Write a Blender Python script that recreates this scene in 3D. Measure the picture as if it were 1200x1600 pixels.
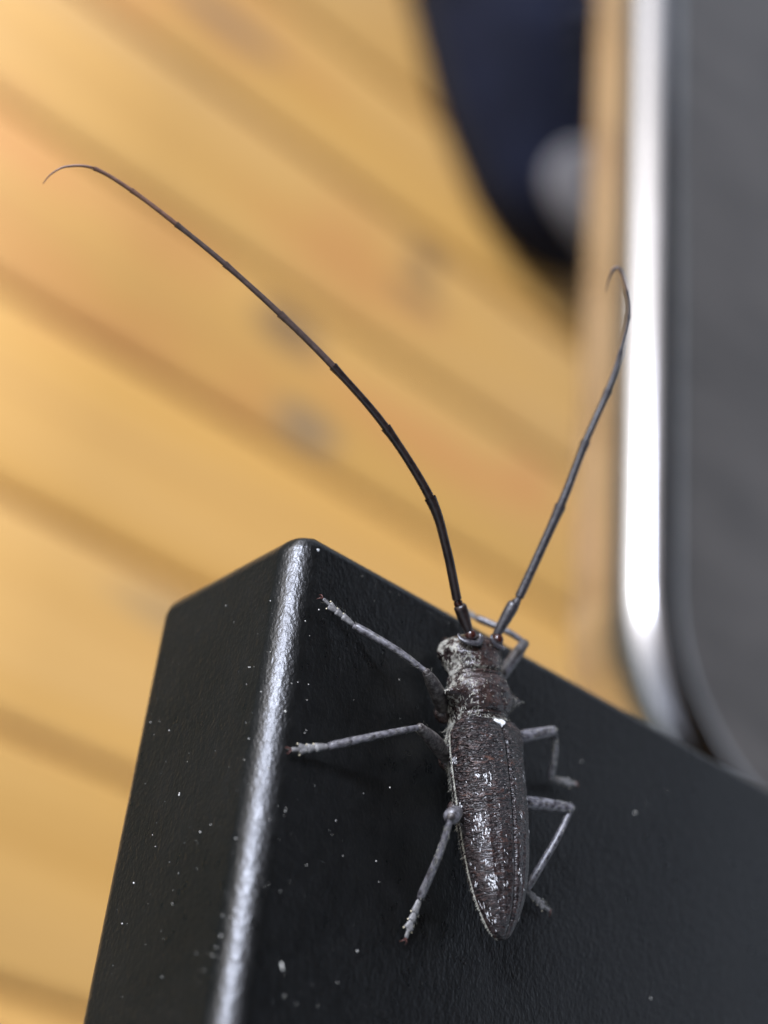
import bpy, bmesh, math, random
from mathutils import Vector, Matrix, noise
import numpy as np

random.seed(7)
rng = np.random.default_rng(7)
for o in list(bpy.data.objects):
    bpy.data.objects.remove(o, do_unlink=True)
SC = bpy.context.scene
COL = SC.collection
MM = 0.001
TABLE_H = 0.450            # height of the black table top above the deck, metres
R = math.radians

# ------------------------------------------------------------------ camera
# world axes: X along the boards, Y across them, Z up.  Origin: deck level under the
# far left corner of the black table.  Camera held close over the table, rolled.
cam_d = bpy.data.cameras.new('camera')
cam = bpy.data.objects.new('camera', cam_d)
COL.objects.link(cam)
CAM_ROT = ((0.7374865931, -0.4309706138, -0.5199787063),
           (0.1003742672, 0.8313194464, -0.5466561849),
           (0.6678611618, 0.3509591258, 0.6563453059))
mw = Matrix(CAM_ROT).to_4x4()
mw.translation = Vector((-53.774 * MM, -58.003 * MM, 76.107 * MM + TABLE_H))
cam.matrix_world = mw
cam_d.sensor_fit = 'VERTICAL'
cam_d.sensor_height = 24.0
cam_d.lens = 37.5
cam_d.clip_start = 0.005
cam_d.clip_end = 1000.0
cam_d.dof.use_dof = True
cam_d.dof.focus_distance = 0.1068
cam_d.dof.aperture_fstop = 37.5 / 3.4
SC.camera = cam

# ------------------------------------------------------------------ light
SUN_DIR = Vector((-0.747, 0.408, 0.53)).normalized()     # towards the sun
world = bpy.data.worlds.new('World')
SC.world = world
world.use_nodes = True
wn = world.node_tree.nodes
wn.clear()
sky = wn.new('ShaderNodeTexSky')
sky.sky_type = 'NISHITA'
sky.sun_disc = False
sky.sun_elevation = math.asin(SUN_DIR.z)
sky.sun_rotation = math.atan2(SUN_DIR.x, SUN_DIR.y)
sky.air_density = 0.55
sky.dust_density = 2.0
sky.ozone_density = 0.4
bg = wn.new('ShaderNodeBackground')
bg.inputs['Strength'].default_value = 0.065
wo = wn.new('ShaderNodeOutputWorld')
hs = wn.new('ShaderNodeHueSaturation')      # thin high cloud: a paler sky
hs.inputs['Saturation'].default_value = 0.45
world.node_tree.links.new(sky.outputs[0], hs.inputs['Color'])
world.node_tree.links.new(hs.outputs[0], bg.inputs[0])
world.node_tree.links.new(bg.outputs[0], wo.inputs[0])

sun_d = bpy.data.lights.new('sun', 'SUN')
sun_d.energy = 1.5
sun_d.angle = R(16)
sun_d.color = (0.70, 0.78, 1.0)
sun = bpy.data.objects.new('sun', sun_d)
COL.objects.link(sun)
sun.rotation_euler = SUN_DIR.to_track_quat('Z', 'Y').to_euler()
sun.location = (-2, 1, 3)

SC.view_settings.view_transform = 'Standard'
SC.view_settings.look = 'None'
SC.view_settings.gamma = 1.0
SC.view_settings.use_curve_mapping = False
SC.view_settings.exposure = 2.12
SC.render.engine = 'CYCLES'
SC.cycles.use_denoising = True
SC.cycles.max_bounces = 6

# ------------------------------------------------------------------ material helpers
class NT:
    def __init__(self, name):
        self.m = bpy.data.materials.new(name)
        self.m.use_nodes = True
        self.t = self.m.node_tree
        self.t.nodes.clear()
        self.out = self.t.nodes.new('ShaderNodeOutputMaterial')
        self.b = self.t.nodes.new('ShaderNodeBsdfPrincipled')
        self.t.links.new(self.b.outputs[0], self.out.inputs[0])
    def set(self, **k):
        for n, v in k.items():
            n = n.replace('_', ' ')
            if isinstance(v, bpy.types.NodeSocket):
                self.t.links.new(v, self.b.inputs[n])
            else:
                if isinstance(v, tuple) and len(v) == 3:
                    v = v + (1,)
                self.b.inputs[n].default_value = v
        return self
    def node(self, typ, **k):
        n = self.t.nodes.new(typ)
        for a, v in k.items():
            setattr(n, a, v)
        return n
    def link(self, a, b):
        self.t.links.new(a, b)
    def inp(self, sock, v):
        if isinstance(v, bpy.types.NodeSocket):
            self.t.links.new(v, sock)
        else:
            sock.default_value = v
    def coord(self, scale=(1, 1, 1), kind='Object', rot=(0, 0, 0), loc=(0, 0, 0)):
        tc = self.node('ShaderNodeTexCoord')
        mp = self.node('ShaderNodeMapping')
        self.link(tc.outputs[kind], mp.inputs[0])
        mp.inputs['Scale'].default_value = scale
        mp.inputs['Rotation'].default_value = rot
        mp.inputs['Location'].default_value = loc
        return mp.outputs[0]
    def noise(self, vec, scale=1.0, detail=3.0, rough=0.5, dist=0.0):
        n = self.node('ShaderNodeTexNoise')
        self.link(vec, n.inputs['Vector'])
        n.inputs['Scale'].default_value = scale
        n.inputs['Detail'].default_value = detail
        n.inputs['Roughness'].default_value = rough
        n.inputs['Distortion'].default_value = dist
        return n.outputs['Fac']
    def voronoi(self, vec, scale=1.0, feature='F1', rand=1.0):
        n = self.node('ShaderNodeTexVoronoi', feature=feature)
        self.link(vec, n.inputs['Vector'])
        n.inputs['Scale'].default_value = scale
        n.inputs['Randomness'].default_value = rand
        return n
    def ramp(self, fac, stops, interp='LINEAR'):
        n = self.node('ShaderNodeValToRGB')
        n.color_ramp.interpolation = interp
        e = n.color_ramp.elements
        while len(e) < len(stops):
            e.new(0.5)
        for q, (p, c) in zip(e, stops):
            q.position = p
            q.color = (c if isinstance(c, tuple) else (c, c, c)) + (1,)
        self.link(fac, n.inputs[0])
        return n.outputs[0]
    def mix(self, fac, a, b, mode='MIX'):
        n = self.node('ShaderNodeMix', data_type='RGBA', blend_type=mode)
        for s, v in ((n.inputs[0], fac), (n.inputs[6], a), (n.inputs[7], b)):
            if isinstance(v, tuple) and len(v) == 3:
                v = v + (1,)
            self.inp(s, v)
        return n.outputs[2]
    def math(self, op, a, b=0.0, clamp=False):
        n = self.node('ShaderNodeMath', operation=op, use_clamp=clamp)
        self.inp(n.inputs[0], a)
        self.inp(n.inputs[1], b)
        return n.outputs[0]
    def bump(self, height, dist, strength=1.0, normal=None):
        n = self.node('ShaderNodeBump')
        n.inputs['Strength'].default_value = strength
        n.inputs['Distance'].default_value = dist
        self.link(height, n.inputs['Height'])
        if normal is not None:
            self.link(normal, n.inputs['Normal'])
        return n.outputs[0]

MAT = {}

# ------------------------------------------------------------------ mesh helpers
def link(name, me, mat, parent=None, loc=(0, 0, 0), smooth=True):
    if mat is not None:
        me.materials.append(mat)
    if smooth:
        me.polygons.foreach_set('use_smooth', [True] * len(me.polygons))
    o = bpy.data.objects.new(name, me)
    COL.objects.link(o)
    o.location = loc
    if parent is not None:
        o.parent = parent
    return o

def build(name, verts, faces, mat, parent=None, loc=(0, 0, 0), smooth=True, unit=MM):
    me = bpy.data.meshes.new(name)
    v = np.asarray(verts, dtype=float) * unit
    me.from_pydata(v.tolist(), [], [tuple(int(i) for i in f) for f in faces])
    me.validate()
    me.update()
    return link(name, me, mat, parent, loc, smooth)

def tag(o, label=None, cat=None, group=None, kind=None):
    if label: o['label'] = label
    if cat: o['category'] = cat
    if group: o['group'] = group
    if kind: o['kind'] = kind
    return o

def empty(name, loc=(0, 0, 0), rz=0.0):
    o = bpy.data.objects.new(name, None)
    o.empty_display_size = 0.01
    COL.objects.link(o)
    o.location = loc
    o.rotation_euler = (0, 0, rz)
    return o

class MB:
    """collects vertices and faces"""
    def __init__(self):
        self.v, self.f = [], []
    def add(self, v, f):
        n = len(self.v)
        self.v += [tuple(p) for p in v]
        self.f += [tuple(i + n for i in q) for q in f]
    def build(self, name, mat, parent=None, **k):
        return build(name, self.v, self.f, mat, parent, **k)

def rings_mesh(rings, closed=True, cap0=True, cap1=True):
    n = len(rings[0])
    v = [p for r in rings for p in r]
    f = []
    m = n if closed else n - 1
    for i in range(len(rings) - 1):
        for j in range(m):
            a, b = i * n + j, i * n + (j + 1) % n
            f.append((a, b, b + n, a + n))
    if cap0: f.append(tuple(reversed(range(n))))
    if cap1: f.append(tuple(range((len(rings) - 1) * n, len(rings) * n)))
    return v, f

def catmull(P, per=8):
    P = [np.array(p, float) for p in P]
    P = [2 * P[0] - P[1]] + P + [2 * P[-1] - P[-2]]
    out = []
    for i in range(1, len(P) - 2):
        p0, p1, p2, p3 = P[i - 1:i + 3]
        for k in range(per):
            t = k / per
            out.append(0.5 * (2 * p1 + (p2 - p0) * t + (2 * p0 - 5 * p1 + 4 * p2 - p3) * t * t
                              + (3 * p1 - p0 - 3 * p2 + p3) * t ** 3))
    out.append(P[-2])
    return np.array(out)

def tube(pts, rad, n=12, flat=None, up=(0, 0, 1), caps=True):
    """swept tube; rad per point; flat = (side, up) radius factors"""
    pts = np.asarray(pts, float)
    T = np.gradient(pts, axis=0)
    T /= np.linalg.norm(T, axis=1)[:, None] + 1e-12
    u = np.array(up, float)
    s = np.cross(T[0], u)
    if np.linalg.norm(s) < 1e-3:
        s = np.cross(T[0], (1, 0, 0))
    s /= np.linalg.norm(s)
    rings = []
    fs, fu = flat if flat else (1, 1)
    for p, t, r in zip(pts, T, rad):
        s = s - t * np.dot(s, t)
        s /= np.linalg.norm(s) + 1e-12
        w = np.cross(s, t)
        rings.append([p + r * (math.cos(a) * s * fs + math.sin(a) * w * fu)
                      for a in np.linspace(0, 2 * math.pi, n, endpoint=False)])
    return rings_mesh(rings, cap0=caps, cap1=caps)

def ellipsoid(c, r, n=16, m=10, rot=None):
    v, f = [], []
    for i in range(m + 1):
        th = math.pi * i / m
        for j in range(n):
            ph = 2 * math.pi * j / n
            p = Vector((r[0] * math.sin(th) * math.cos(ph), r[1] * math.sin(th) * math.sin(ph), r[2] * math.cos(th)))
            if rot is not None:
                p = rot @ p
            v.append((p.x + c[0], p.y + c[1], p.z + c[2]))
    for i in range(m):
        for j in range(n):
            a, b = i * n + j, i * n + (j + 1) % n
            f.append((a, a + n, b + n, b))
    return v, f

def interp(x, xs, ys):
    """smooth (pchip-like) interpolation on ascending xs"""
    xs = np.asarray(xs, float); ys = np.asarray(ys, float)
    h = np.diff(xs); d = np.diff(ys) / h
    m = np.zeros_like(ys)
    for i in range(1, len(xs) - 1):
        if d[i - 1] * d[i] > 0:
            w1, w2 = 2 * h[i] + h[i - 1], h[i] + 2 * h[i - 1]
            m[i] = (w1 + w2) / (w1 / d[i - 1] + w2 / d[i])
    m[0], m[-1] = d[0], d[-1]
    x = np.clip(np.asarray(x, float), xs[0], xs[-1])
    i = np.clip(np.searchsorted(xs, x) - 1, 0, len(h) - 1)
    t = (x - xs[i]) / h[i]
    return ((2 * t ** 3 - 3 * t ** 2 + 1) * ys[i] + (t ** 3 - 2 * t ** 2 + t) * h[i] * m[i]
            + (-2 * t ** 3 + 3 * t ** 2) * ys[i + 1] + (t ** 3 - t ** 2) * h[i] * m[i + 1])

_LUT = {}
def lut(x, xs, ys):
    k = (id(xs), id(ys))
    if k not in _LUT:
        g = np.linspace(xs[0], xs[-1], 4001)
        _LUT[k] = (interp(g, xs, ys).tolist(), xs[0], 4000 / (xs[-1] - xs[0]))
    T, x0, q = _LUT[k]
    p = min(max((x - x0) * q, 0), 3999.999)
    i = int(p)
    return T[i] + (T[i + 1] - T[i]) * (p - i)

# ------------------------------------------------------------------ materials
def m_powder():
    k = NT('black_powder_coat')
    c = k.coord()
    c = k.coord((1, .62, 1))
    n1 = k.noise(c, 5200, 2.5, 0.6)
    n2 = k.noise(c, 1100, 2, 0.5)
    v = k.voronoi(c, 2600, 'F1').outputs['Distance']
    h = k.math('ADD', k.math('MULTIPLY', n1, 0.7), k.math('ADD', k.math('MULTIPLY', n2, 0.10), k.math('MULTIPLY', v, 0.3)))
    big = k.noise(c, 60, 3, 0.6)
    col = k.mix(k.ramp(big, [(0.35, 0.0), (0.7, 1.0)]), (0.002, 0.0022, 0.0022), (0.0035, 0.0037, 0.0036))
    rg = k.math('ADD', k.ramp(k.noise(c, 1200, 3, 0.6), [(0.3, 0.25), (0.7, 0.36)]), k.ramp(k.noise(c, 75, 4, 0.65, 1.5), [(0.42, 0.0), (0.66, 0.09)]))
    k.set(Base_Color=col, Roughness=rg, Normal=k.bump(h, 0.000075, 0.85))
    k.b.inputs['Specular IOR Level'].default_value = 0.48
    return k.m
MAT['powder'] = m_powder()

def m_wood():
    k = NT('deck_wood')
    oi = k.node('ShaderNodeObjectInfo')
    geo = k.node('ShaderNodeNewGeometry')
    off = k.node('ShaderNodeVectorMath', operation='SCALE')
    cv = k.node('ShaderNodeCombineXYZ')
    k.link(oi.outputs['Random'], cv.inputs[0]); k.link(oi.outputs['Random'], cv.inputs[1])
    k.link(cv.outputs[0], off.inputs[0]); off.inputs['Scale'].default_value = 37.0
    ad = k.node('ShaderNodeVectorMath', operation='ADD')
    k.link(geo.outputs['Position'], ad.inputs[0]); k.link(off.outputs[0], ad.inputs[1])
    def mp(scale):
        m = k.node('ShaderNodeMapping')
        k.link(ad.outputs[0], m.inputs[0]); m.inputs['Scale'].default_value = scale
        return m.outputs[0]
    grain = k.noise(mp((3.0, 60, 60)), 1.0, 5, 0.6, 0.6)
    band = k.noise(mp((1.6, 16, 16)), 1.0, 3, 0.5, 0.8)
    patch = k.noise(mp((5, 9, 9)), 1.0, 3, 0.5)
    col = k.ramp(grain, [(0.25, (0.42, 0.218, 0.048)), (0.5, (0.51, 0.283, 0.068)), (0.8, (0.55, 0.312, 0.088))])
    col = k.mix(k.ramp(band, [(0.4, 0.0), (0.7, 0.55)]), col, (0.49, 0.30, 0.115))
    col = k.mix(k.ramp(patch, [(0.56, 0.0), (0.72, 0.75)]), col, (0.46, 0.21, 0.06))
    tint = k.ramp(oi.outputs['Random'], [(0.0, (0.88, 0.88, 0.88)), (0.5, (1.0, 1.0, 1.0)), (1.0, (0.95, 0.92, 0.86))])
    col = k.mix(1.0, col, tint, 'MULTIPLY')
    # knots: grown into these boards at fixed spots (world metres), x stretched along the grain
    for (x, y, rx, ry, c, a) in KNOTS:
        s = k.node('ShaderNodeVectorMath', operation='SUBTRACT')
        k.link(geo.outputs['Position'], s.inputs[0]); s.inputs[1].default_value = (x, y, 0)
        q = k.node('ShaderNodeVectorMath', operation='MULTIPLY')
        k.link(s.outputs[0], q.inputs[0]); q.inputs[1].default_value = (1 / rx, 1 / ry, 0)
        L = k.node('ShaderNodeVectorMath', operation='LENGTH')
        k.link(q.outputs[0], L.inputs[0])
        w = k.math('ADD', L.outputs['Value'], k.math('MULTIPLY', k.math('SUBTRACT', grain, 0.5), 0.6))
        col = k.mix(k.ramp(w, [(0.45, a), (1.15, 0.0)]), col, c)
    k.set(Base_Color=col, Roughness=0.62, Normal=k.bump(grain, 0.0006, 0.5))
    return k.m
DK, OR, GR = (0.12, 0.075, 0.04), (0.46, 0.19, 0.055), (0.15, 0.12, 0.08)
KNOTS = []      # filled below, before the material is made

def m_simple(name, col, rough, metal=0.0, spec=0.5):
    k = NT(name).set(Base_Color=col, Roughness=rough, Metallic=metal)
    k.b.inputs['Specular IOR Level'].default_value = spec
    return k
def m_noisy(name, c0, c1, scale, rough, bump=0.0, metal=0.0, spec=0.5, stretch=(1, 1, 1), detail=3, lo=0.35, hi=0.65):
    k = NT(name)
    c = k.coord(stretch)
    n = k.noise(c, scale, detail, 0.6)
    k.set(Base_Color=k.ramp(n, [(lo, c0), (hi, c1)]), Roughness=rough, Metallic=metal)
    k.b.inputs['Specular IOR Level'].default_value = spec
    if bump:
        k.set(Normal=k.bump(n, bump, 0.7))
    return k

# ------------------------------------------------------------------ ground and deck
g = m_noisy('bare_soil', (0.036, 0.042, 0.026), (0.062, 0.068, 0.042), 9.0, 0.9)
gv = [(-300, -300, 0), (300, -300, 0), (300, 300, 0), (-300, 300, 0)]
tag(build('ground', gv, [(0, 1, 2, 3)], g.m, loc=(0, 0, -0.35), unit=1.0, smooth=False), kind='structure')

PITCH = 0.0945
Y_SEAM = 0.2885          # a seam between two boards
GAP = 0.0018
def hitdeck(px, py, z=-450.0):
    r = Matrix(CAM_ROT) @ Vector(((px - 600) / 2500.0, (800 - py) / 2500.0, -1.0))
    t = (z - 76.107) / r.z
    return ((-53.774 + t * r.x) * MM, (-58.003 + t * r.y) * MM)
KNOTS += [
    (0.3716, 0.5548, .016, .014, DK, .8), (0.3690, 0.5270, .026, .012, DK, .6),
    (0.2892, 0.4524, .030, .017, DK, .8), (0.3090, 0.4020, .026, .013, GR, .8),
    (0.4000, 0.4370, .110, .020, OR, .5), (0.4640, 0.4550, .030, .016, (.42, .15, .05), .4),
    (0.1210, 0.4560, .080, .020, OR, .5), (0.0950, 0.3860, .040, .016, GR, .7),
    (0.0520, 0.1560, .070, .022, OR, .8), (0.0480, 0.1500, .024, .012, DK, .5),
    (0.2150, 0.6200, .050, .014, GR, .5), (0.2600, 0.2700, .05, .010, GR, .5),
    (-0.25, 0.33, .03, .015, DK, .7), (0.75, 0.24, .03, .016, DK, .7), (0.9, 0.75, .03, .016, DK, .7),
]
MAT['wood'] = m_wood()
MAT['joist'] = m_noisy('joist_wood', (0.20, 0.13, 0.07), (0.30, 0.20, 0.11), 30, 0.8).m
mb = MB()
def box(x0, x1, y0, y1, z0, z1):
    v = [(x0, y0, z0), (x1, y0, z0), (x1, y1, z0), (x0, y1, z0), (x0, y0, z1), (x1, y0, z1), (x1, y1, z1), (x0, y1, z1)]
    return v, [(0, 3, 2, 1), (4, 5, 6, 7), (0, 1, 5, 4), (1, 2, 6, 5), (2, 3, 7, 6), (3, 0, 4, 7)]
for i in range(14):
    x = -0.03 + i * 0.25
    mb.add(*box(x, x + 0.045, -2.6, 3.4, -0.20, -0.0285))
deck = mb.build('deck', MAT['joist'], unit=1.0, smooth=False)
tag(deck, kind='structure')
# one board: rounded long edges, slightly cupped
prof = []
hw, th, rr = (PITCH - GAP) / 2, 0.027, 0.0055
for (cx_, cz_, a0) in ((hw - rr, -rr, 0), (-hw + rr, -rr, 90)):
    for i in range(7):
        a = R(a0 + 90 * i / 6)
        prof.append((cx_ + rr * math.cos(a), cz_ + rr * math.sin(a)))
prof = prof[:7] + [(hw * .4, .0004), (0, .0006), (-hw * .4, .0004)] + prof[7:] + [(-hw, -th), (hw, -th)]
def board_mesh(x0):
    return rings_mesh([[(x, p[0], p[1]) for p in prof] for x in (x0, 0.2, 0.6, 1.0, 1.6, 2.2, 3.3)])
plank = [None, None]
k0 = int(round((-2.5 - Y_SEAM) / PITCH))
for k in range(k0, k0 + 62):
    y = Y_SEAM + (k + 0.5) * PITCH
    kk = 0
    if plank[kk] is None:
        me = plank[kk] = bpy.data.meshes.new('board'); v, f = board_mesh((-0.06, -1.25)[kk]); me.from_pydata(v, [], f)
        me.materials.append(MAT['wood']); me.polygons.foreach_set('use_smooth', [True] * len(f))
    o = bpy.data.objects.new('board', plank[kk]); COL.objects.link(o); o.parent = deck
    o.location = (random.uniform(-0.004, 0.004), y, random.uniform(-0.0008, 0))

# ------------------------------------------------------------------ unseen canopy, added to darken what the black tabletop reflects
MAT['added_soffit'] = m_noisy('added_canopy_timber', (0.05, 0.04, 0.033), (0.08, 0.065, 0.052), 12, 0.8).m
canopy = empty('added_canopy', (0, 0, 0))
tag(canopy, 'added unseen canopy roof on four posts, darkening the reflection in the black tabletop', 'canopy')
CX0, CX1, CY0, CY1, CZ = -0.80, 2.75, -2.3, 3.1, 2.62
mb = MB(); mb.add(*box(CX0, CX1, CY0, CY1, CZ, CZ + .05)); mb.build('roof', MAT['added_soffit'], canopy, unit=1.0, smooth=False)
for i in range(12):
    y = CY0 + .05 + i * (CY1 - CY0 - .15) / 11
    mb = MB(); mb.add(*box(CX0 + .06, CX1 - .06, y, y + .05, CZ - .12, CZ - .002)); mb.build('rafter', MAT['added_soffit'], canopy, unit=1.0, smooth=False)
for x, y in ((CX0 + .1, CY0 + .2), (CX0 + .1, CY1 - .3), (CX1 - .2, CY0 + .2), (CX1 - .2, CY1 - .3)):
    mb = MB(); mb.add(*box(x, x + .1, y, y + .1, (-.35 if x < -.2 else .001), CZ - .124)); mb.build('post', MAT['added_soffit'], canopy, unit=1.0, smooth=False)

# ------------------------------------------------------------------ black table
TT = TABLE_H
table = empty('black_table', (0, 0, 0))
tag(table, 'black powder-coated metal tabletop with a rounded edge, carrying the beetle', 'table')
TX, TY, TZ = 480.0, 480.0, 16.4
bm = bmesh.new()
vs = [bm.verts.new(p) for p in ((0, -TY, -TZ), (TX, -TY, -TZ), (TX, 0, -TZ), (0, 0, -TZ), (0, -TY, 0), (TX, -TY, 0), (TX, 0, 0), (0, 0, 0))]
for q in ((0, 3, 2, 1), (4, 5, 6, 7), (0, 1, 5, 4), (1, 2, 6, 5), (2, 3, 7, 6), (3, 0, 4, 7)):
    bm.faces.new([vs[i] for i in q])
bm.edges.ensure_lookup_table()
wl = bm.edges.layers.float.new('bevel_weight_edge')
for e in bm.edges:
    p, q = e.verts[0].co, e.verts[1].co
    top = p.z == 0 and q.z == 0
    side = p.x == q.x and (p.x == 0 or p.x == TX)
    vert = p.z != q.z
    e[wl] = 1.0 if (top and side) else (0.75 if vert else (0.42 if top else 0.7))
for v in bm.verts:
    v.co *= MM
me = bpy.data.meshes.new('top')
bm.to_mesh(me); bm.free()
TOFF = (-0.7 * MM, 0.6 * MM, TT)
top = link('top', me, MAT['powder'], table, TOFF)
bev = top.modifiers.new('bevel', 'BEVEL')
bev.limit_method = 'WEIGHT'; bev.width = 2.1 * MM; bev.segments = 10
bev.harden_normals = True
MAT['steel_dark'] = m_noisy('black_steel', (0.012, 0.012, 0.013), (0.02, 0.02, 0.02), 200, 0.45).m
def lathe(profile, n=48):
    rings = [[(r * math.cos(a), r * math.sin(a), z) for a in np.linspace(0, 2 * math.pi, n, endpoint=False)] for r, z in profile]
    return rings_mesh(rings)
v, f = lathe([(27, 12), (26, 30), (26, TT * 1000 - TZ - 12), (75, TT * 1000 - TZ - 8), (80, TT * 1000 - TZ - 0.2)])
build('pedestal', v, f, MAT['steel_dark'], table, (0.29, -0.27, 0.0007))
v, f = lathe([(160, 0.2), (165, 2), (165, 7), (158, 11), (30, 14), (27, 14.2)])
build('base_plate', v, f, MAT['steel_dark'], table, (0.29, -0.27, 0.0007))

# ------------------------------------------------------------------ steel table beyond it
steel = empty('steel_table', (0, 0, 0))
tag(steel, 'polished steel table with a rounded mirror rim, out of focus beyond the black tabletop', 'table')
def rrect(x0, x1, y0, y1, r, n=14):
    out = []
    for cx_, cy_, a0 in ((x1 - r, y1 - r, 0), (x0 + r, y1 - r, 90), (x0 + r, y0 + r, 180), (x1 - r, y0 + r, 270)):
        for i in range(n + 1):
            a = R(a0 + 90 * i / n)
            out.append((cx_ + r * math.cos(a), cy_ + r * math.sin(a)))
    return out
SX0, SX1, SY0, SY1, SRAD = 106.5, 1050.0, 36.0, 880.0, 36.0
SZ = -60.0
def rim_ring(ins, z):
    return [(x, y, z) for x, y in rrect(SX0 + ins, SX1 - ins, SY0 + ins, SY1 - ins, SRAD - ins)]
RB, RW, RL, UC = 6.2, 12.0, 2.5, 3.6     # top fillet, wall height, lower lip, undercut of the wall
rings = [rim_ring(UC + RL + 5, SZ - RB - RW - RL + .6)]
for i in range(7):
    a = R(-90 + 74 * i / 6); rings.append(rim_ring(UC + RL * (1 - math.cos(a)), SZ - RB - RW + RL * math.sin(a)))
for i in range(18):
    a = R(-16 + 106 * i / 17); rings.append(rim_ring(RB * (1 - math.cos(a)), SZ - RB + RB * math.sin(a)))
rings += [rim_ring(RB + 1.0, SZ), rim_ring(RB + 1.8, SZ - .8)]
v, f = rings_mesh(rings, cap0=False, cap1=False)
k = NT('polished_steel')
c = k.coord()
k.set(Base_Color=(0.40, 0.395, 0.40), Metallic=1.0, Roughness=k.ramp(k.noise(c, 40, 4, .6), [(.3, .12), (.7, .20)]),
      Normal=k.bump(k.noise(c, 16, 2, .5), 0.0005, .5))
MAT['chrome'] = k.m
build('rim', v, f, MAT['chrome'], steel, (0, 0, TT))
MAT['satin'] = m_noisy('dark_enamel', (0.040, 0.036, 0.032), (0.060, 0.054, 0.048), 40, 0.42, stretch=(1, 3, 1)).m
rings = [rim_ring(RB + 1.5, SZ - 5), rim_ring(RB + 1.5, SZ - 1.0), rim_ring(RB + 18, SZ - .95)]
v, f = rings_mesh(rings)
build('top_panel', v, f, MAT['satin'], steel, (0, 0, TT), smooth=False)
v, f = lathe([(30, 12), (30, 30), (30, TT * 1000 - 96), (120, TT * 1000 - 88), (120, TT * 1000 - 65.2)])
build('pedestal', v, f, MAT['satin'], steel, (0.80, 0.50, 0.0007))
v, f = lathe([(190, 0.2), (195, 2), (195, 7), (188, 11), (33, 14), (31, 14.2)])
build('base_plate', v, f, MAT['satin'], steel, (0.80, 0.50, 0.0007))

# ------------------------------------------------------------------ shoe on the deck
MAT['navy'] = m_noisy('navy_cloth', (0.001, 0.0018, 0.007), (0.004, 0.006, 0.017), 25, 0.9, bump=0.0008, spec=0.2, stretch=(1, 1, 1)).m
MAT['navy_dark'] = m_noisy('navy_lining', (0.006, 0.007, 0.012), (0.012, 0.012, 0.02), 80, 0.9).m
MAT['rubber'] = m_noisy('grey_rubber', (0.13, 0.12, 0.115), (0.18, 0.17, 0.165), 90, 0.6).m
MAT['sole'] = m_noisy('dark_sole', (0.002, 0.002, 0.004), (0.006, 0.006, 0.009), 90, 0.85, spec=0.2).m
shoe = empty('shoe', (0.474, 0.610, 0.0012), R(32))
tag(shoe, 'dark navy shoe with a grey toe patch lying blurred on the wooden deck', 'shoe')
# shoe coordinates in mm: toe at y = 0, heel at y = 285
sy = [0, 6, 20, 50, 90, 140, 190, 240, 272, 285]
s_w = [8, 30, 47, 59, 61, 55, 48, 46, 38, 15]
s_h = [24, 36, 46, 56, 72, 96, 104, 104, 102, 92]
s_c = [8, 7, 5, 2, 0, -3, -3, -2, 0, 0]
Y = np.linspace(0, 285, 48)
W, H, XC = interp(Y, sy, s_w), interp(Y, sy, s_h), interp(Y, sy, s_c)
rings = []
for y, w, h, xc in zip(Y, W, H, XC):
    ring = []
    for i in range(28):
        a = 2 * math.pi * i / 28
        ca, sa = math.cos(a), math.sin(a)
        x = w * math.copysign(abs(ca) ** .75, ca)
        z = 16 + (h - 16) * (max(sa, 0) ** .8) - 6 * max(-sa, 0)
        x *= 1 - 0.42 * max(sa, 0) ** 1.5 * min(1, y / 120)
        if y > 130:                      # the opening for the foot
            z -= 62 * max(0, sa - .80) / .20 * min(1, (y - 130) / 25) * min(1, max(0, (278 - y) / 14))
        ring.append((x + xc, y, z))
    rings.append(ring)
v, f = rings_mesh(rings)
build('upper', v, f, MAT['navy'], shoe)
rings = []
for z, g_ in ((0, -2), (2, 1), (14, 3.0), (18, 2.0), (20, -3)):
    ring = [(xc + (w + g_), y, z) for y, w, xc in zip(Y, W, XC)] + [(xc - (w + g_), y, z) for y, w, xc in list(zip(Y, W, XC))[::-1]]
    ring = [(x, y - (g_ if y < 3 else 0) + (g_ if y > 282 else 0), z) for x, y, z in ring]
    rings.append(ring)
v, f = rings_mesh(rings)
build('sole', v, f, MAT['sole'], shoe)
# toe patch: shell just above the upper
rings = []
for y in np.linspace(2, 58, 13):
    w, h, xc = float(interp(y, sy, s_w)), float(interp(y, sy, s_h)), float(interp(y, sy, s_c))
    half = 0.62 * math.sqrt(max(0.02, 1 - ((y - 30) / 29) ** 2))
    ring = []
    for i in range(11):
        a = math.pi / 2 + half * (i / 5 - 1) + 0.32
        ca, sa = math.cos(a), math.sin(a)
        x = w * math.copysign(abs(ca) ** .75, ca) * (1 - 0.42 * sa ** 1.5 * min(1, y / 120))
        ring.append((x + xc, y, 16 + (h - 16) * sa ** .8 + 1.3))
    rings.append(ring)
v, f = rings_mesh(rings, closed=False, cap0=False, cap1=False)
o = build('toe_patch', v, f, MAT['rubber'], shoe)
so = o.modifiers.new('solid', 'SOLIDIFY'); so.thickness = 0.002
for i in range(5):
    y = 84 + i * 12
    h = float(interp(y, sy, s_h)); xc = float(interp(y, sy, s_c))
    pts = catmull([(xc - 22, y - 3, h - 9), (xc - 10, y, h + 1.5), (xc, y + 2, h + 3.4), (xc + 10, y, h + 1.5), (xc + 22, y - 3, h - 9)], 5)
    v, f = tube(pts, [2.4] * len(pts), 8)
    build('lace', v, f, MAT['navy_dark'], shoe)

# ------------------------------------------------------------------ beetle
# beetle coordinates in mm: X to its right, Y forward, Z up from the table top
beetle = empty('longhorn_beetle', (15.15 * MM, -9.85 * MM, TT), R(15.0))
tag(beetle, 'dark longhorn beetle with white flecks and very long antennae clinging to the black tabletop', 'beetle')

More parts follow.
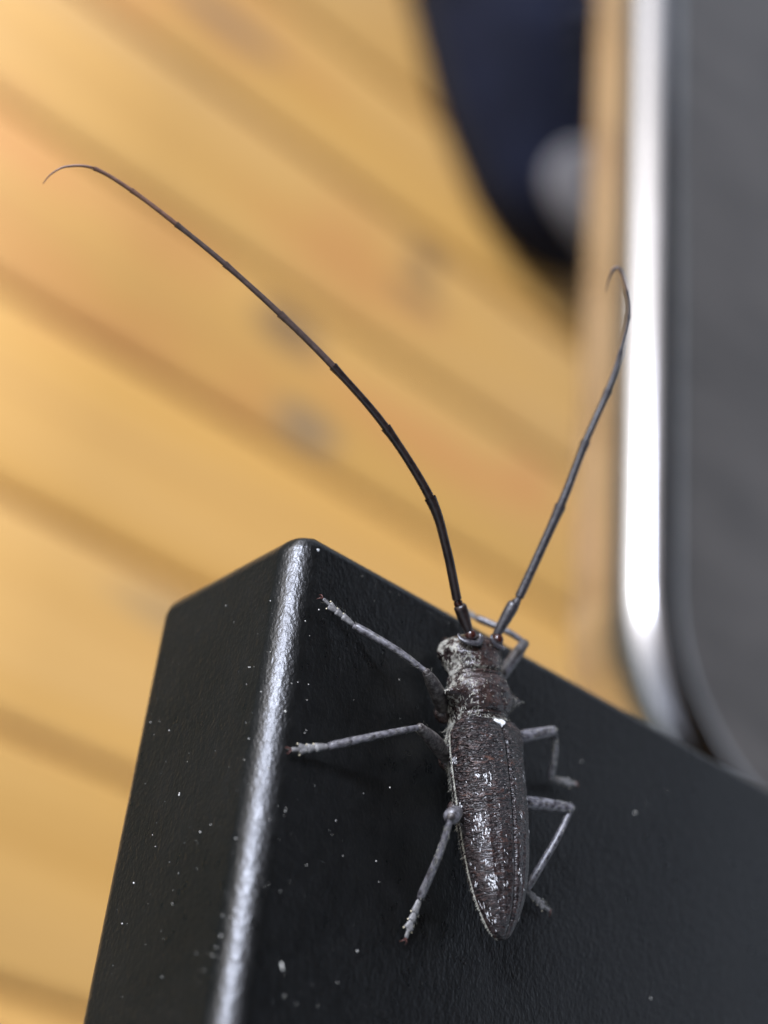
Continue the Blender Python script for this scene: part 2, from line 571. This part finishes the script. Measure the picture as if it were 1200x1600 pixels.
BX = 0.0                      # body centre line in beetle coordinates (mm)
EY = [-13.75, -13.6, -13.1, -12.2, -10.8, -8.4, -4, -1.2, -0.2, 0.35, 0.75]
EW = [0.2, 0.5, 0.95, 1.45, 2.0, 2.5, 2.85, 2.97, 2.98, 2.85, 2.5]
ET = [2.7, 2.9, 3.25, 3.75, 4.2, 4.65, 5.05, 5.1, 4.95, 4.7, 4.4]
EE = [2.5, 2.4, 2.3, 2.25, 2.25, 2.3, 2.4, 2.5, 2.65, 3.0, 3.5]
def elytra(y, u):
    """point on the wing covers; u = -1 left edge, 0 seam, 1 right edge"""
    w, t, e = lut(y, EY, EW), lut(y, EY, ET), lut(y, EY, EE)
    a = abs(u) * math.pi / 2
    x = w * math.sin(a) ** 0.92
    z = e + (t - e) * math.cos(a) ** 0.80 if abs(u) < 1 else e
    z -= 0.16 * math.exp(-(x / 0.15) ** 2)              # the seam lies in a shallow groove
    z += 0.07 * (math.exp(-((abs(u) - .27) / .05) ** 2) + math.exp(-((abs(u) - .5) / .05) ** 2)) * min(1, max(0, (-1.5 - y) / 4)) * min(1, (y + 13.8) / 3)
    z += 0.22 * math.exp(-((y + 0.4) / 0.9) ** 2 - ((abs(u) - .62) / .16) ** 2)   # shoulder bump
    return np.array([BX + math.copysign(x, u), y, z])

BYs = [-13.2, -12.5, -11, -8, -4, -1, 0.3, 0.8, 1.2, 1.8, 2.6, 3.4, 3.9, 4.15, 4.35, 4.6, 5.0, 5.6, 6.2, 6.7, 7.05, 7.3]
BWs = [.3, .85, 1.5, 2.15, 2.5, 2.65, 2.4, 2.15, 2.15, 2.35, 2.4, 2.25, 2.12, 2.08, 1.92, 1.92, 2.0, 2.22, 2.28, 2.0, 1.5, .7]
BTs = [2.5, 2.8, 3.3, 3.9, 4.3, 4.3, 4.3, 4.45, 4.52, 4.8, 4.9, 4.82, 4.62, 4.62, 4.38, 4.48, 4.52, 4.5, 4.4, 4.2, 3.7, 2.9]
BBs = [2.0, 1.7, 1.3, 1.0, .8, .7, .7, .7, .8, .9, 1.0, 1.1, 1.2, 1.25, 1.3, 1.2, 1.0, .8, .6, .6, .8, 1.6]
def body_pt(y, a):
    """a: 0 right side, 90 deg top, 180 left side"""
    w, t, b = lut(y, BYs, BWs), lut(y, BYs, BTs), lut(y, BYs, BBs)
    ca, sa = math.cos(a), math.sin(a)
    zm = b + 0.46 * (t - b)
    x = w * math.copysign(abs(ca) ** .82, ca)
    z = zm + (t - zm) * math.copysign(abs(sa) ** .9, sa) if sa > 0 else zm + (zm - b) * math.copysign(abs(sa) ** .9, sa)
    # spine on each side of the pronotum
    for s_ in (1, -1):
        d = math.atan2(math.sin(a - (R(14) if s_ > 0 else R(166))), math.cos(a - (R(14) if s_ > 0 else R(166))))
        g = math.exp(-((y - 2.55) / .42) ** 2 - (d / .34) ** 2)
        x += s_ * (1.25 * g ** 1.4 + .22 * math.exp(-((y - 2.55) / .8) ** 2 - (d / .6) ** 2))
        z += .12 * g
        # antennal tubercles
        z += .42 * math.exp(-((y - 6.62) / .38) ** 2 - ((x - s_ * 1.15) / .5) ** 2) * max(sa, 0)
        # swollen cheeks behind the eyes
        x += s_ * .14 * math.exp(-((y - 5.75) / .4) ** 2 - (d / .7) ** 2)
    if sa > 0:
        z -= .16 * math.exp(-((y - 4.35) / .07) ** 2) + .12 * math.exp(-((y - 3.98) / .06) ** 2)
        z -= .13 * math.exp(-((y - 1.35) / .07) ** 2) + .10 * math.exp(-((y - 1.05) / .06) ** 2)
        z -= .14 * math.exp(-(x / .10) ** 2) * math.exp(-((y - 6.1) / .8) ** 2)
        k = math.exp(-((y - 2.6) / .9) ** 2) * sa
        z += .26 * k * noise.noise((x * 1.6, y * 1.7, 3.1)) + .09 * noise.noise((x * 3.4, y * 4.2, 9.0)) * sa
    if y > .9: x *= 1 + .06 * noise.noise((z * 2.2, y * 2.6, math.copysign(7, ca)))
    return np.array([BX + x + .08, y, z])

# --- materials of the beetle
def m_body():
    k = NT('beetle_cuticle')
    c = k.coord()
    at = k.node('ShaderNodeAttribute', attribute_name='pub')
    fine = k.noise(c, 5200, 3, .6)
    mid = k.noise(c, 1700, 3, .6)
    wr = k.noise(k.coord((1500, 4200, 2500)), 1.0, 2, .5, .6)
    base = k.ramp(mid, [(.3, (.007, .005, .005)), (.6, (.032, .019, .016)), (.8, (.065, .042, .036))])
    m = k.math('ADD', k.math('MULTIPLY', at.outputs['Fac'], 1.15), k.math('MULTIPLY', k.math('SUBTRACT', fine, .5), 1.3))
    m = k.math('ADD', m, k.math('MULTIPLY', k.math('SUBTRACT', mid, .5), 2.2))
    m = k.ramp(m, [(.40, 0.0), (.58, 1.0)])
    pub = k.ramp(fine, [(.3, (.10, .095, .08)), (.7, (.36, .35, .30))])
    h = k.math('ADD', k.math('MULTIPLY', wr, .7), k.math('MULTIPLY', fine, .5))
    k.set(Base_Color=k.mix(m, base, pub), Roughness=k.ramp(m, [(0, .20), (1, .85)]), Normal=k.bump(h, .00016, .9))
    return k.m
def m_elytra():
    k = NT('wing_cover')
    tc = k.node('ShaderNodeTexCoord')
    sep = k.node('ShaderNodeSeparateXYZ')
    k.link(tc.outputs['Object'], sep.inputs[0])
    rug = k.noise(k.coord((1500, 4600, 1500)), 1.0, 1.5, .5, 1.2)
    grit = k.noise(k.coord((3000, 3000, 3000)), 1.0, 3, .6)
    fine = k.noise(k.coord((7000, 4200, 7000)), 1.0, 2, .6)
    # rugose at the shoulders, finer towards the tip
    rmix = k.ramp(k.math('MULTIPLY', k.math('ADD', sep.outputs['Y'], .0135), 1 / .0145), [(.35, .12), (.8, 1.0)])
    h = k.math('ADD', k.math('MULTIPLY', k.ramp(rug, [(.36, 0.0), (.62, 1.0)]), rmix), k.math('MULTIPLY', grit, .35))
    col = k.ramp(rug, [(.35, (.003, .002, .002)), (.6, (.018, .010, .009)), (.8, (.070, .036, .026))])
    col = k.mix(k.ramp(grit, [(.52, 0.0), (.75, .5)]), col, (.042, .030, .029))
    spk = k.math('MULTIPLY', k.ramp(fine, [(.60, 0.0), (.70, 1.0)]), k.ramp(k.noise(k.coord((900, 700, 900)), 1, 2, .5), [(.42, 0.12), (.66, 1.0)]))
    col = k.mix(k.math('MULTIPLY', spk, .7), col, (.17, .16, .155))
    k.set(Base_Color=col, Roughness=k.ramp(grit, [(.3, .27), (.7, .45)]), Normal=k.bump(h, .00024, .95), Specular_IOR_Level=.6)
    return k.m
MAT['cuticle'] = m_body()
MAT['elytra'] = m_elytra()
MAT['leg'] = m_noisy('grey_downy_leg', (.014, .012, .013), (.13, .125, .135), 2800, .34, bump=.00004, stretch=(1, 1, 1)).m
MAT['femur'] = m_noisy('dark_femur', (.018, .013, .012), (.12, .11, .10), 3800, .5, bump=.00006, lo=.42, hi=.72).m
MAT['tarsus'] = m_noisy('pale_tarsus', (.07, .066, .066), (.19, .185, .18), 3000, .55, bump=.00005).m
MAT['antenna'] = m_noisy('antenna_black_brown', (.008, .005, .005), (.022, .014, .012), 2600, .3, bump=.00004).m
MAT['antenna_mid'] = m_noisy('antenna_brown', (.034, .020, .016), (.062, .040, .033), 2600, .42, bump=.00003).m
MAT['antenna_tip'] = m_noisy('antenna_red_brown', (.075, .034, .02), (.12, .06, .038), 2600, .45).m
MAT['antenna_skylit'] = m_noisy('antenna_sky_reflection', (.008, .007, .008), (.034, .031, .034), 4200, .36, bump=.00004).m  # right antenna: grey of the reflected sky put into its colour
MAT['socket'] = m_simple('red_brown_joint', (.026, .007, .005), .10).m
MAT['eye'] = m_noisy('grey_eye', (.016, .015, .017), (.05, .047, .052), 9000, .22, bump=.00002).m
MAT['white_scale'] = m_noisy('white_down', (.48, .48, .48), (.66, .66, .65), 3000, .75).m
MAT['down'] = m_noisy('pale_down', (.16, .155, .125), (.33, .32, .27), 2500, .8).m
MAT['claw'] = m_simple('red_claw', (.07, .022, .016), .3).m
MAT['pad'] = m_simple('cream_pad', (.62, .55, .38), .6).m

# --- body: head, thorax and abdomen in one skin
NY, NA = 230, 72
Ys = np.concatenate([np.linspace(-13.2, 0.3, 60, endpoint=False), np.linspace(0.3, 7.3, NY - 60)])
As = np.linspace(0, 2 * math.pi, NA, endpoint=False)
rings = [[body_pt(y, a) for a in As] for y in Ys]
v, f = rings_mesh(rings)
f = [tuple(reversed(q)) for q in f]
body = build('body', v, f, MAT['cuticle'], beetle)
att = body.data.attributes.new('pub', 'FLOAT', 'POINT')
def pubescence(y, a):
    sa = math.sin(a)
    side = 1 - max(0, sa)
    p = -.14 + .46 * side
    if y < 0.8:
        p = .62
    if 4.2 < y < 4.6 or .7 < y < 1.0:
        p += .2
    if y > 4.5:
        p = -.08 + .42 * side ** .9 + .25 * math.exp(-((y - 6.75) / .3) ** 2)
    return min(p, 1.0)
att.data.foreach_set('value', [pubescence(y, a) for y in Ys for a in As])

# --- wing covers
for s_ in (-1, 1):
    Us = np.concatenate([np.linspace(.004, .06, 8, endpoint=False), np.linspace(.06, 1, 44)])
    rings = []
    for y in np.concatenate([np.linspace(-13.75, -12.8, 26, endpoint=False), np.linspace(-12.8, .75, 130)]):
        ring = [elytra(y, s_ * u) for u in Us]
        e = ring[-1].copy()
        ring += [e + np.array([-s_ * .03, 0, -.18]), e + np.array([-s_ * .16, 0, -.34])]    # folded side margin
        if s_ > 0: ring = ring[::-1]
        rings.append(ring)
    v, f = rings_mesh(rings, closed=False, cap0=False, cap1=False)
    o = build('wing_cover', v, f, MAT['elytra'], beetle)
    m = o.modifiers.new('solid', 'SOLIDIFY'); m.thickness = .09 * MM; m.offset = -1
    bm = bmesh.new(); bm.from_mesh(o.data); bmesh.ops.recalc_face_normals(bm, faces=bm.faces)
    if sum(q.normal.z for q in bm.faces) < 0: bmesh.ops.reverse_faces(bm, faces=bm.faces)
    bm.to_mesh(o.data); bm.free()

# --- scutellum: the white heart between the wing covers
sv = []
for i in range(24):
    a = 2 * math.pi * i / 24
    x = .50 * math.sin(a) ** 3 * 1.0
    y = .36 * (.8125 * math.cos(a) - .3125 * math.cos(2 * a) - .125 * math.cos(3 * a) - .0625 * math.cos(4 * a))
    sv.append((x, y))
rings = []
for k_, dz in ((1.0, -.10), (1.0, .03), (.8, .10), (.45, .14)):
    rings.append([(BX + x * k_, .42 + y * k_, float(elytra(min(.7, .42 + y * k_), x * k_ / 6)[2]) + dz + .10) for x, y in sv])
v, f = rings_mesh(rings)
o = build('scutellum', v, f, MAT['white_scale'], beetle)

# --- hairs and scales
def strand(mb_, p, n, d, ln, wd, lift=.25):
    d = d - n * np.dot(d, n); d /= np.linalg.norm(d) + 1e-9
    sdir = np.cross(n, d)
    q1 = p + n * .012
    q2 = p + d * ln * .55 + n * (.02 + lift * ln * .35)
    q3 = p + d * ln + n * (.01 + lift * ln)
    mb_.add([q1 - sdir * wd * .35, q1 + sdir * wd * .35, q2 + sdir * wd * .5, q2 - sdir * wd * .5, q3],
            [(0, 1, 2, 3), (3, 2, 4)])
def surf_n(fn, a, b, da=.02, db=.01):
    p = fn(a, b)
    t1, t2 = fn(a + da, b) - fn(a - da, b), fn(a, b + db) - fn(a, b - db)
    n = np.cross(t1, t2); n /= np.linalg.norm(n) + 1e-12
    c0 = np.array([p[0] * .3, p[1], 2.0])
    if np.dot(n, p - c0) < 0: n = -n
    return p, n
SPOTS = [(-3.38, -.42, .34), (-3.92, -.42, .26), (-3.28, -.6, .22), (-1.99, -.95, .24), (-3.28, .32, .28), (-4.03, .03, .18),
         (-6.29, -.65, .46), (-7.14, -.57, .34), (-6.71, -.75, .24), (-10.15, -.57, .46), (-10.58, -.52, .26), (-10.37, -.27, .24),
         (-11.55, -.47, .15), (-5.86, .14, .24), (-7.9, .09, .15), (-8.22, .05, .15), (-9.62, .09, .26), (-10.15, .15, .2),
         (-10.69, .07, .16), (-7.79, -.65, .14), (-7.79, -.52, .1), (-8.97, -.6, .19), (-9.29, -.85, .15), (-10.15, -.92, .2),
         (-11.55, -.88, .2), (-11.77, -.72, .15), (-11.98, -.45, .15), (-12.2, -.82, .2), (-12.63, -.68, .22), (-7.36, -.2, .14),
         (-5.75, -.55, .14), (-5.0, -.94, .2), (-7.47, -.85, .15), (-8.33, -.27, .12), (-6.18, -.07, .13), (-4.7, .45, .25),
         (-6.9, .5, .25), (-9.0, .6, .3), (-2.0, .7, .3), (-1.5, .4, .15), (-11.2, .55, .25), (-12.4, .4, .2)]
SPOTS = [(y, u, r * .78) for y, u, r in SPOTS]
for _ in range(45):
    SPOTS.append((random.uniform(-13.2, -1.2), random.uniform(-.96, .96), random.uniform(.05, .10)))
mb = MB()
for (y0, u0, r) in SPOTS:
    big = r > .12
    cnt = int(300 * r * r + 18 * r) if big else 1
    for _ in range(cnt):
        a, q = random.uniform(0, 2 * math.pi), r * math.sqrt(random.random())
        dx, dy = math.cos(a) * q, math.sin(a) * q * 1.15
        if big and noise.noise(((dx + u0 * 9) * 5.5, (dy + y0) * 5.5, 1.0)) < -.12: continue
        w = lut(y0, EY, EW)
        u, y = u0 + dx / (w * 1.25), y0 + dy
        if not (-.985 < u < .985) or y < -13.5: continue
        if abs(u) < .05: continue
        p, n = surf_n(elytra, y, u)
        strand(mb, p, n, np.array([random.gauss(0, .35), -1, 0]), random.uniform(.12, .24), random.uniform(.026, .045), .10)
wh = mb.build('white_scales', MAT['white_scale'], beetle, smooth=False)
wh['kind'] = 'stuff'
mb = MB()
def hair_patch(n_, ylo, yhi, alo, ahi, ln, dens=1.0, d0=(0, -1, 0), lift=.35):
    for _ in range(n_):
        y, a = random.uniform(ylo, yhi), R(random.uniform(alo, ahi))
        if noise.noise((y * 2.3, a * 4, 5.0)) < -.25: continue
        p, n = surf_n(body_pt, y, a, .02, .03)
        d = np.array(d0, float) + rng.normal(0, .45, 3)
        strand(mb, p, n, d, ln * random.uniform(.6, 1.3), random.uniform(.025, .05), lift * random.uniform(.4, 1.4))
hair_patch(170, 4.6, 6.9, 120, 200, .28)
hair_patch(190, 4.6, 6.9, -10, 62, .28)
hair_patch(50, 4.6, 6.9, 62, 120, .16)
hair_patch(240, .9, 4.3, 128, 205, .32)
hair_patch(150, .9, 4.3, -10, 55, .32)
hair_patch(50, .9, 4.3, 60, 125, .16)
hair_patch(150, .55, 1.05, 40, 140, .25)
hair_patch(90, 4.2, 4.55, 30, 150, .22)
hair_patch(2600, -12.8, .8, 165, 215, .42, lift=.5)
hair_patch(700, -12.8, .8, -30, 12, .35)
for _ in range(700):                      # fringe along the folded margins of the wing covers
    y = random.uniform(-13.7, .4); s_ = random.choice((-1, -1, 1))
    p, n = surf_n(elytra, y, s_ * .97, .02, .01)
    p = p + np.array([0, 0, -.1])
    strand(mb, p, n, np.array([s_ * .3, -1, -.6]) + rng.normal(0, .3, 3), random.uniform(.12, .28), .04, .25)
hr = mb.build('pale_hairs', MAT['down'], beetle, smooth=False)
hr['kind'] = 'stuff'

# --- eyes (grey crescent hugging each antenna) and antenna sockets
for s_, base in ((-1, (-1.42, 6.62, 4.28)), (1, (1.36, 6.75, 4.22))):
    pts = []
    for i in range(26):
        a = R(8 - 205 * i / 25)
        x, y = base[0] + s_ * .80 * math.cos(a), base[1] + .02 + .66 * math.sin(a)
        pts.append((x, y, base[2] + .16 - .55 * max(0, math.cos(a)) ** 1.5))
    pts = np.array(pts)
    rad = [.27 * (math.sin(math.pi * (.06 + .88 * i / 25))) ** .7 for i in range(26)]
    v, f = tube(pts, rad, 14, flat=(1.0, .7), up=(0, 0, 1))
    build('eye', v, f, MAT['eye'], body)
    v, f = ellipsoid(base, (.44, .44, .40), 20, 14)
    build('antenna_socket', v, f, MAT['socket'], body)
# jaws under the front of the head
for s_ in (-1, 1):
    pts = catmull([(s_ * .9, 6.9, 1.6), (s_ * .8, 7.3, 1.1), (s_ * .25, 7.35, .6)], 6)
    v, f = tube(pts, np.linspace(.4, .1, len(pts)), 8)
    build('jaw', v, f, MAT['antenna'], body)

# --- antennae: scape, pedicel, then nine long joints
ANT_L = [(-1.50, 6.72, 4.25), (-2.70, 8.48, 4.75), (-3.04, 8.80, 4.90), (-7.01, 14.64, 7.25), (-10.95, 18.76, 7.69), (-15.01, 22.38, 7.40),
         (-18.78, 25.50, 6.79), (-22.50, 28.47, 5.99), (-25.68, 30.81, 5.18), (-28.58, 32.75, 4.42), (-30.87, 33.96, 3.66), (-33.37, 33.00, 1.55)]
ANT_R = [(1.30, 6.95, 4.05), (2.23, 9.25, 5.47), (2.46, 9.63, 5.77), (4.27, 15.80, 9.27), (5.40, 20.26, 11.52), (6.51, 23.91, 13.43),
         (7.08, 26.67, 14.72), (7.36, 29.31, 15.82), (7.18, 31.16, 16.15), (6.66, 32.84, 16.18), (6.34, 32.82, 15.70), (6.43, 31.57, 14.75)]
MID_L = {2: [(-4.99, 11.77, 6.29)], 10: [(-32.31, 34.05, 2.76), (-33.06, 33.58, 2.05)]}
RADS = [.42, .32, .31, .27, .235, .205, .18, .16, .14, .12, .10, .05]
def dense_path(P, mids):
    Q, idx = [], []
    for i, p in enumerate(P):
        idx.append(len(Q)); Q.append(p)
        for m in mids.get(i, []): Q.append(m)
    return catmull(Q, 10), [i * 10 for i in idx]
for P, mids, mats in ((ANT_L, MID_L, ('antenna', 'antenna_mid', 'antenna_tip')), (ANT_R, {}, ('antenna_skylit', 'antenna_skylit', 'antenna_mid'))):
    path, idx = dense_path(P, mids)
    # scape: club-shaped first joint
    sp = path[idx[0]:idx[1] + 1]
    t = np.linspace(0, 1, len(sp))
    v, f = tube(sp, .26 + .20 * np.clip(t * 1.6, 0, 1) ** .7 - .10 * np.clip((t - .9) / .1, 0, 1), 16)
    ant = build('antenna', v, f, MAT[mats[0]], beetle)
    sp = path[idx[1]:idx[2] + 1]
    v, f = tube(sp, np.array([.24, .27, .30, .32, .33, .33, .32, .31, .29, .26, .22])[:len(sp)], 14)
    build('joint_ring', v, f, MAT['socket'] if P is ANT_L else MAT[mats[0]], ant)
    for j in range(2, len(P) - 1):
        a, b = idx[j], idx[j + 1]
        sp = path[a:b + 1]
        t = np.linspace(0, 1, len(sp))
        r = RADS[j - 1] + (RADS[j] - RADS[j - 1]) * t
        last = j == len(P) - 2
        if last:
            r = RADS[j] * (1 - t * .72)
        else:
            r = 1.12 * r * (.92 + .30 * t ** 8)
        mt = mats[0] if j < 5 else (mats[1] if j < 8 else mats[2])
        v, f = tube(sp, r, 12, caps=last)
        build('antenna_joint', v, f, MAT[mt], ant)

# --- legs
LEGS = {
    'LF': [(-1.9, 1.75, 1.3), (-5.50, 3.56, 3.6), (-9.21, 7.15, .9), (-11.49, 8.85, .38)],
    'LM': [(-1.9, -1.6, 1.2), (-6.66, -.41, 3.6), (-12.51, -1.67, 1.0), (-15.15, -2.03, .30)],
    'LH': [(-1.7, -5.0, 1.3), (-5.89, -6.58, 4.8), (-5.62, -11.03, .9), (-6.83, -13.56, .36)],
    'RF': [(1.9, 3.2, 1.4), (5.39, 7.48, 3.2), (3.24, 9.82, .75), (2.30, 10.42, .30)],
    'RM': [(1.9, 0.0, 1.4), (7.05, .99, 3.4), (8.61, -1.76, 1.1), (11.98, -1.78, .55)],
    'RH': [(1.7, -4.0, 1.4), (7.98, -4.52, 3.2), (4.68, -9.95, .9), (7.32, -11.22, .38)],
}
LTEXT = {'LF': 'front leg reaching up to the corner of the table', 'LM': 'middle leg stretched straight out to the bright edge',
         'LH': 'hind leg with a raised knob-like knee', 'RF': 'front leg folded behind the head over the far edge',
         'RM': 'middle leg bent short on the far side', 'RH': 'hind leg bent back under the wing cover'}
for key, (hip, knee, ankle, toe) in LEGS.items():
    hip, knee, ankle, toe = [np.array(q, float) for q in (hip, knee, ankle, toe)]
    v, f = ellipsoid(hip, (.75, .75, .6), 16, 10)
    leg = build('leg', v, f, MAT['cuticle'], beetle)
    leg['label'] = LTEXT[key]
    mt = MAT['femur'] if key in ('LF', 'LM') else MAT['leg']
    mid = (hip + knee) / 2 + np.array([0, 0, .18])
    pts = catmull([hip, mid, knee], 10)
    t = np.linspace(0, 1, len(pts))
    r = .30 + .24 * np.sin(math.pi * np.clip(t * 1.05, 0, 1)) ** .8
    if key == 'LH': r = .30 + .28 * t ** .8 * (1 - .35 * np.clip((t - .93) / .07, 0, 1))
    if key in ('RM', 'RH', 'RF'): r = .34 + .14 * np.sin(math.pi * np.clip(.15 + t * .8, 0, 1))
    v, f = tube(pts, r, 16)
    build('femur', v, f, mt, leg)
    v, f = ellipsoid(knee, (.27, .27, .27), 12, 8)
    build('knee', v, f, MAT['femur'], leg)
    bend = np.array([0, 0, .25])
    pts = catmull([knee, knee * .55 + ankle * .45 + bend, ankle], 12)
    t = np.linspace(0, 1, len(pts))
    v, f = tube(pts, .185 + .10 * t ** .8 - .05 * np.clip((t - .94) / .06, 0, 1), 14)
    build('tibia', v, f, MAT['leg'], leg)
    # tarsus: two flat joints, a two-lobed one, then a thin claw joint
    d = toe - ankle; L_ = np.linalg.norm(d); d /= L_
    sd = np.cross(d, (0, 0, 1)); sd /= np.linalg.norm(sd); un = np.cross(sd, d)
    mb = MB()
    def seg(t0, t1, r0, r1, off=0.0, zo=0.0):
        pts = [ankle + d * L_ * (t0 + (t1 - t0) * q) + sd * off * q + un * zo * q for q in (0, .12, .4, .75, .95, 1)]
        mb.add(*tube(pts, [r0 * .7, r0, r0 + (r1 - r0) * .4, r0 + (r1 - r0) * .8, r1, r1 * .6], 12, flat=(1, .55)))
    seg(.0, .36, .18, .30); seg(.33, .55, .17, .31)
    seg(.52, .76, .15, .20, .20); seg(.52, .76, .15, .20, -.20); seg(.56, .97, .09, .14, 0, .10)
    mb.build('tarsus', MAT['tarsus'], leg)
    mb = MB()
    for o_ in (1, -1):
        q = toe - d * .05 + un * .08
        pts = catmull([q, q + d * .14 + sd * o_ * .12 + un * .06, q + d * .26 + sd * o_ * .20 - un * .06, q + d * .30 + sd * o_ * .22 - un * .2], 4)
        mb.add(*tube(pts, np.linspace(.055, .015, len(pts)), 6))
    mb.build('claw', MAT['claw'], leg)
    for tt, o_ in ((.36, .26), (.55, .27), (.77, .36), (.77, -.36)):
        q = ankle + d * L_ * tt + sd * o_ - un * .05
        v, f = ellipsoid(q, (.055, .055, .05), 8, 6)
        build('pad', v, f, MAT['pad'], leg)

mb = MB()
for key, (hip, knee, ankle, toe) in LEGS.items():
    for a_, b_, n_, r_ in ((hip, knee, 130, .42), (knee, ankle, 170, .24), (ankle, toe, 40, .2)):
        a_, b_ = np.array(a_), np.array(b_); d = (b_ - a_) / np.linalg.norm(b_ - a_)
        for _ in range(n_):
            t = random.uniform(.1, .98)
            n = rng.normal(0, 1, 3); n -= d * np.dot(n, d); n /= np.linalg.norm(n)
            p = a_ + (b_ - a_) * t + n * r_ * .9 + np.array([0, 0, .24 * math.sin(math.pi * t) if a_ is not toe else 0])
            strand(mb, p, n, d + rng.normal(0, .2, 3), random.uniform(.12, .26), .022, .45)
o = mb.build('leg_hairs', MAT['down'], beetle, smooth=False)
o['kind'] = 'stuff'

# ------------------------------------------------------------------ dust, crumbs and chips on the black table
MAT['dust'] = m_simple('pale_dust', (.58, .57, .52), .8).m
def shard(mb_, p, n, r):
    n = np.array(n, float)
    t = np.cross(n, (0.31, .7, .2)); t /= np.linalg.norm(t); b_ = np.cross(n, t)
    ang = random.uniform(0, 6.28); k_ = random.uniform(.45, 1.0)
    c0 = [(math.cos(ang + i * 1.2566) * r * random.uniform(.6, 1), math.sin(ang + i * 1.2566) * r * k_ * random.uniform(.6, 1)) for i in range(5)]
    pts = [np.array(p) + t * x + b_ * y - n * .02 for x, y in c0] + [np.array(p) + n * r * .7]
    mb_.add(pts, [(i, (i + 1) % 5, 5) for i in range(5)])
mb = MB()
RF_ = 2.1
def on_edge(y, th):       # point on the rounded edge, th 0 = side face, 90 = top
    return (RF_ - RF_ * math.cos(th), y, -RF_ + RF_ * math.sin(th)), (-math.cos(th), 0, math.sin(th))
for _ in range(460):
    y = -random.uniform(1.5, 42)
    if noise.noise((y * .35, random.random() * 2, 4.0)) < -.05: continue
    kind = random.random()
    r = .038 + .075 * random.random() ** 3
    if kind < .42:
        shard(mb, (0, y, -RF_ - random.random() ** 1.3 * 12.5), (-1, 0, 0), r)
    elif kind < .60:
        p, n = on_edge(y, random.uniform(0, math.pi / 2)); shard(mb, p, n, r)
    elif kind < .85:
        shard(mb, (RF_ + 9 * random.random() ** 1.6, y, 0), (0, 0, 1), r)
    else:
        shard(mb, (random.uniform(5, 60), y, 0), (0, 0, 1), r * .9)
for _ in range(26):
    shard(mb, (random.uniform(3, 22), -random.uniform(.9, 1.5), -.02), (0, .2, 1), .06)
du = mb.build('dust', MAT['dust'], None, loc=TOFF, smooth=False)
tag(du, 'fine pale dust specks scattered over the black tabletop and its edge', 'dust', kind='stuff')
CRUMBS = [((3.6, -29.6, 0), (0, 0, 1), .22, 'pale crumb lying right beside the bright table edge, lowest of the specks'),
          ((0, -17.6, -8.9), (-1, 0, 0), .15, 'white speck stuck on the side face of the black table'),
          ((35.2, -8.5, 0), (0, 0, 1), .17, 'white speck alone on the black tabletop right of the beetle')]
for p, n, r, lab in CRUMBS:
    mb = MB()
    for _ in range(3):
        q = np.array(p) + rng.normal(0, r * .45, 3) * (1 - np.abs(np.array(n)))
        shard(mb, q, n, r * .7)
    o = mb.build('crumb', MAT['dust'], None, loc=TOFF, smooth=False)
    tag(o, lab, 'crumb')
# chipped paint at the corner
MAT['chip'] = m_simple('bare_metal_chip', (.75, .76, .74), .35, .6).m
for p, n, r in (((.62, -1.5, -.62), (-.7, .1, .7), .24), ((1.9, -1.1, -.02), (0, .2, .98), .2)):
    mb = MB(); shard(mb, p, np.array(n) / np.linalg.norm(n), r)
    mb.build('paint_chip', MAT['chip'], top, smooth=False)
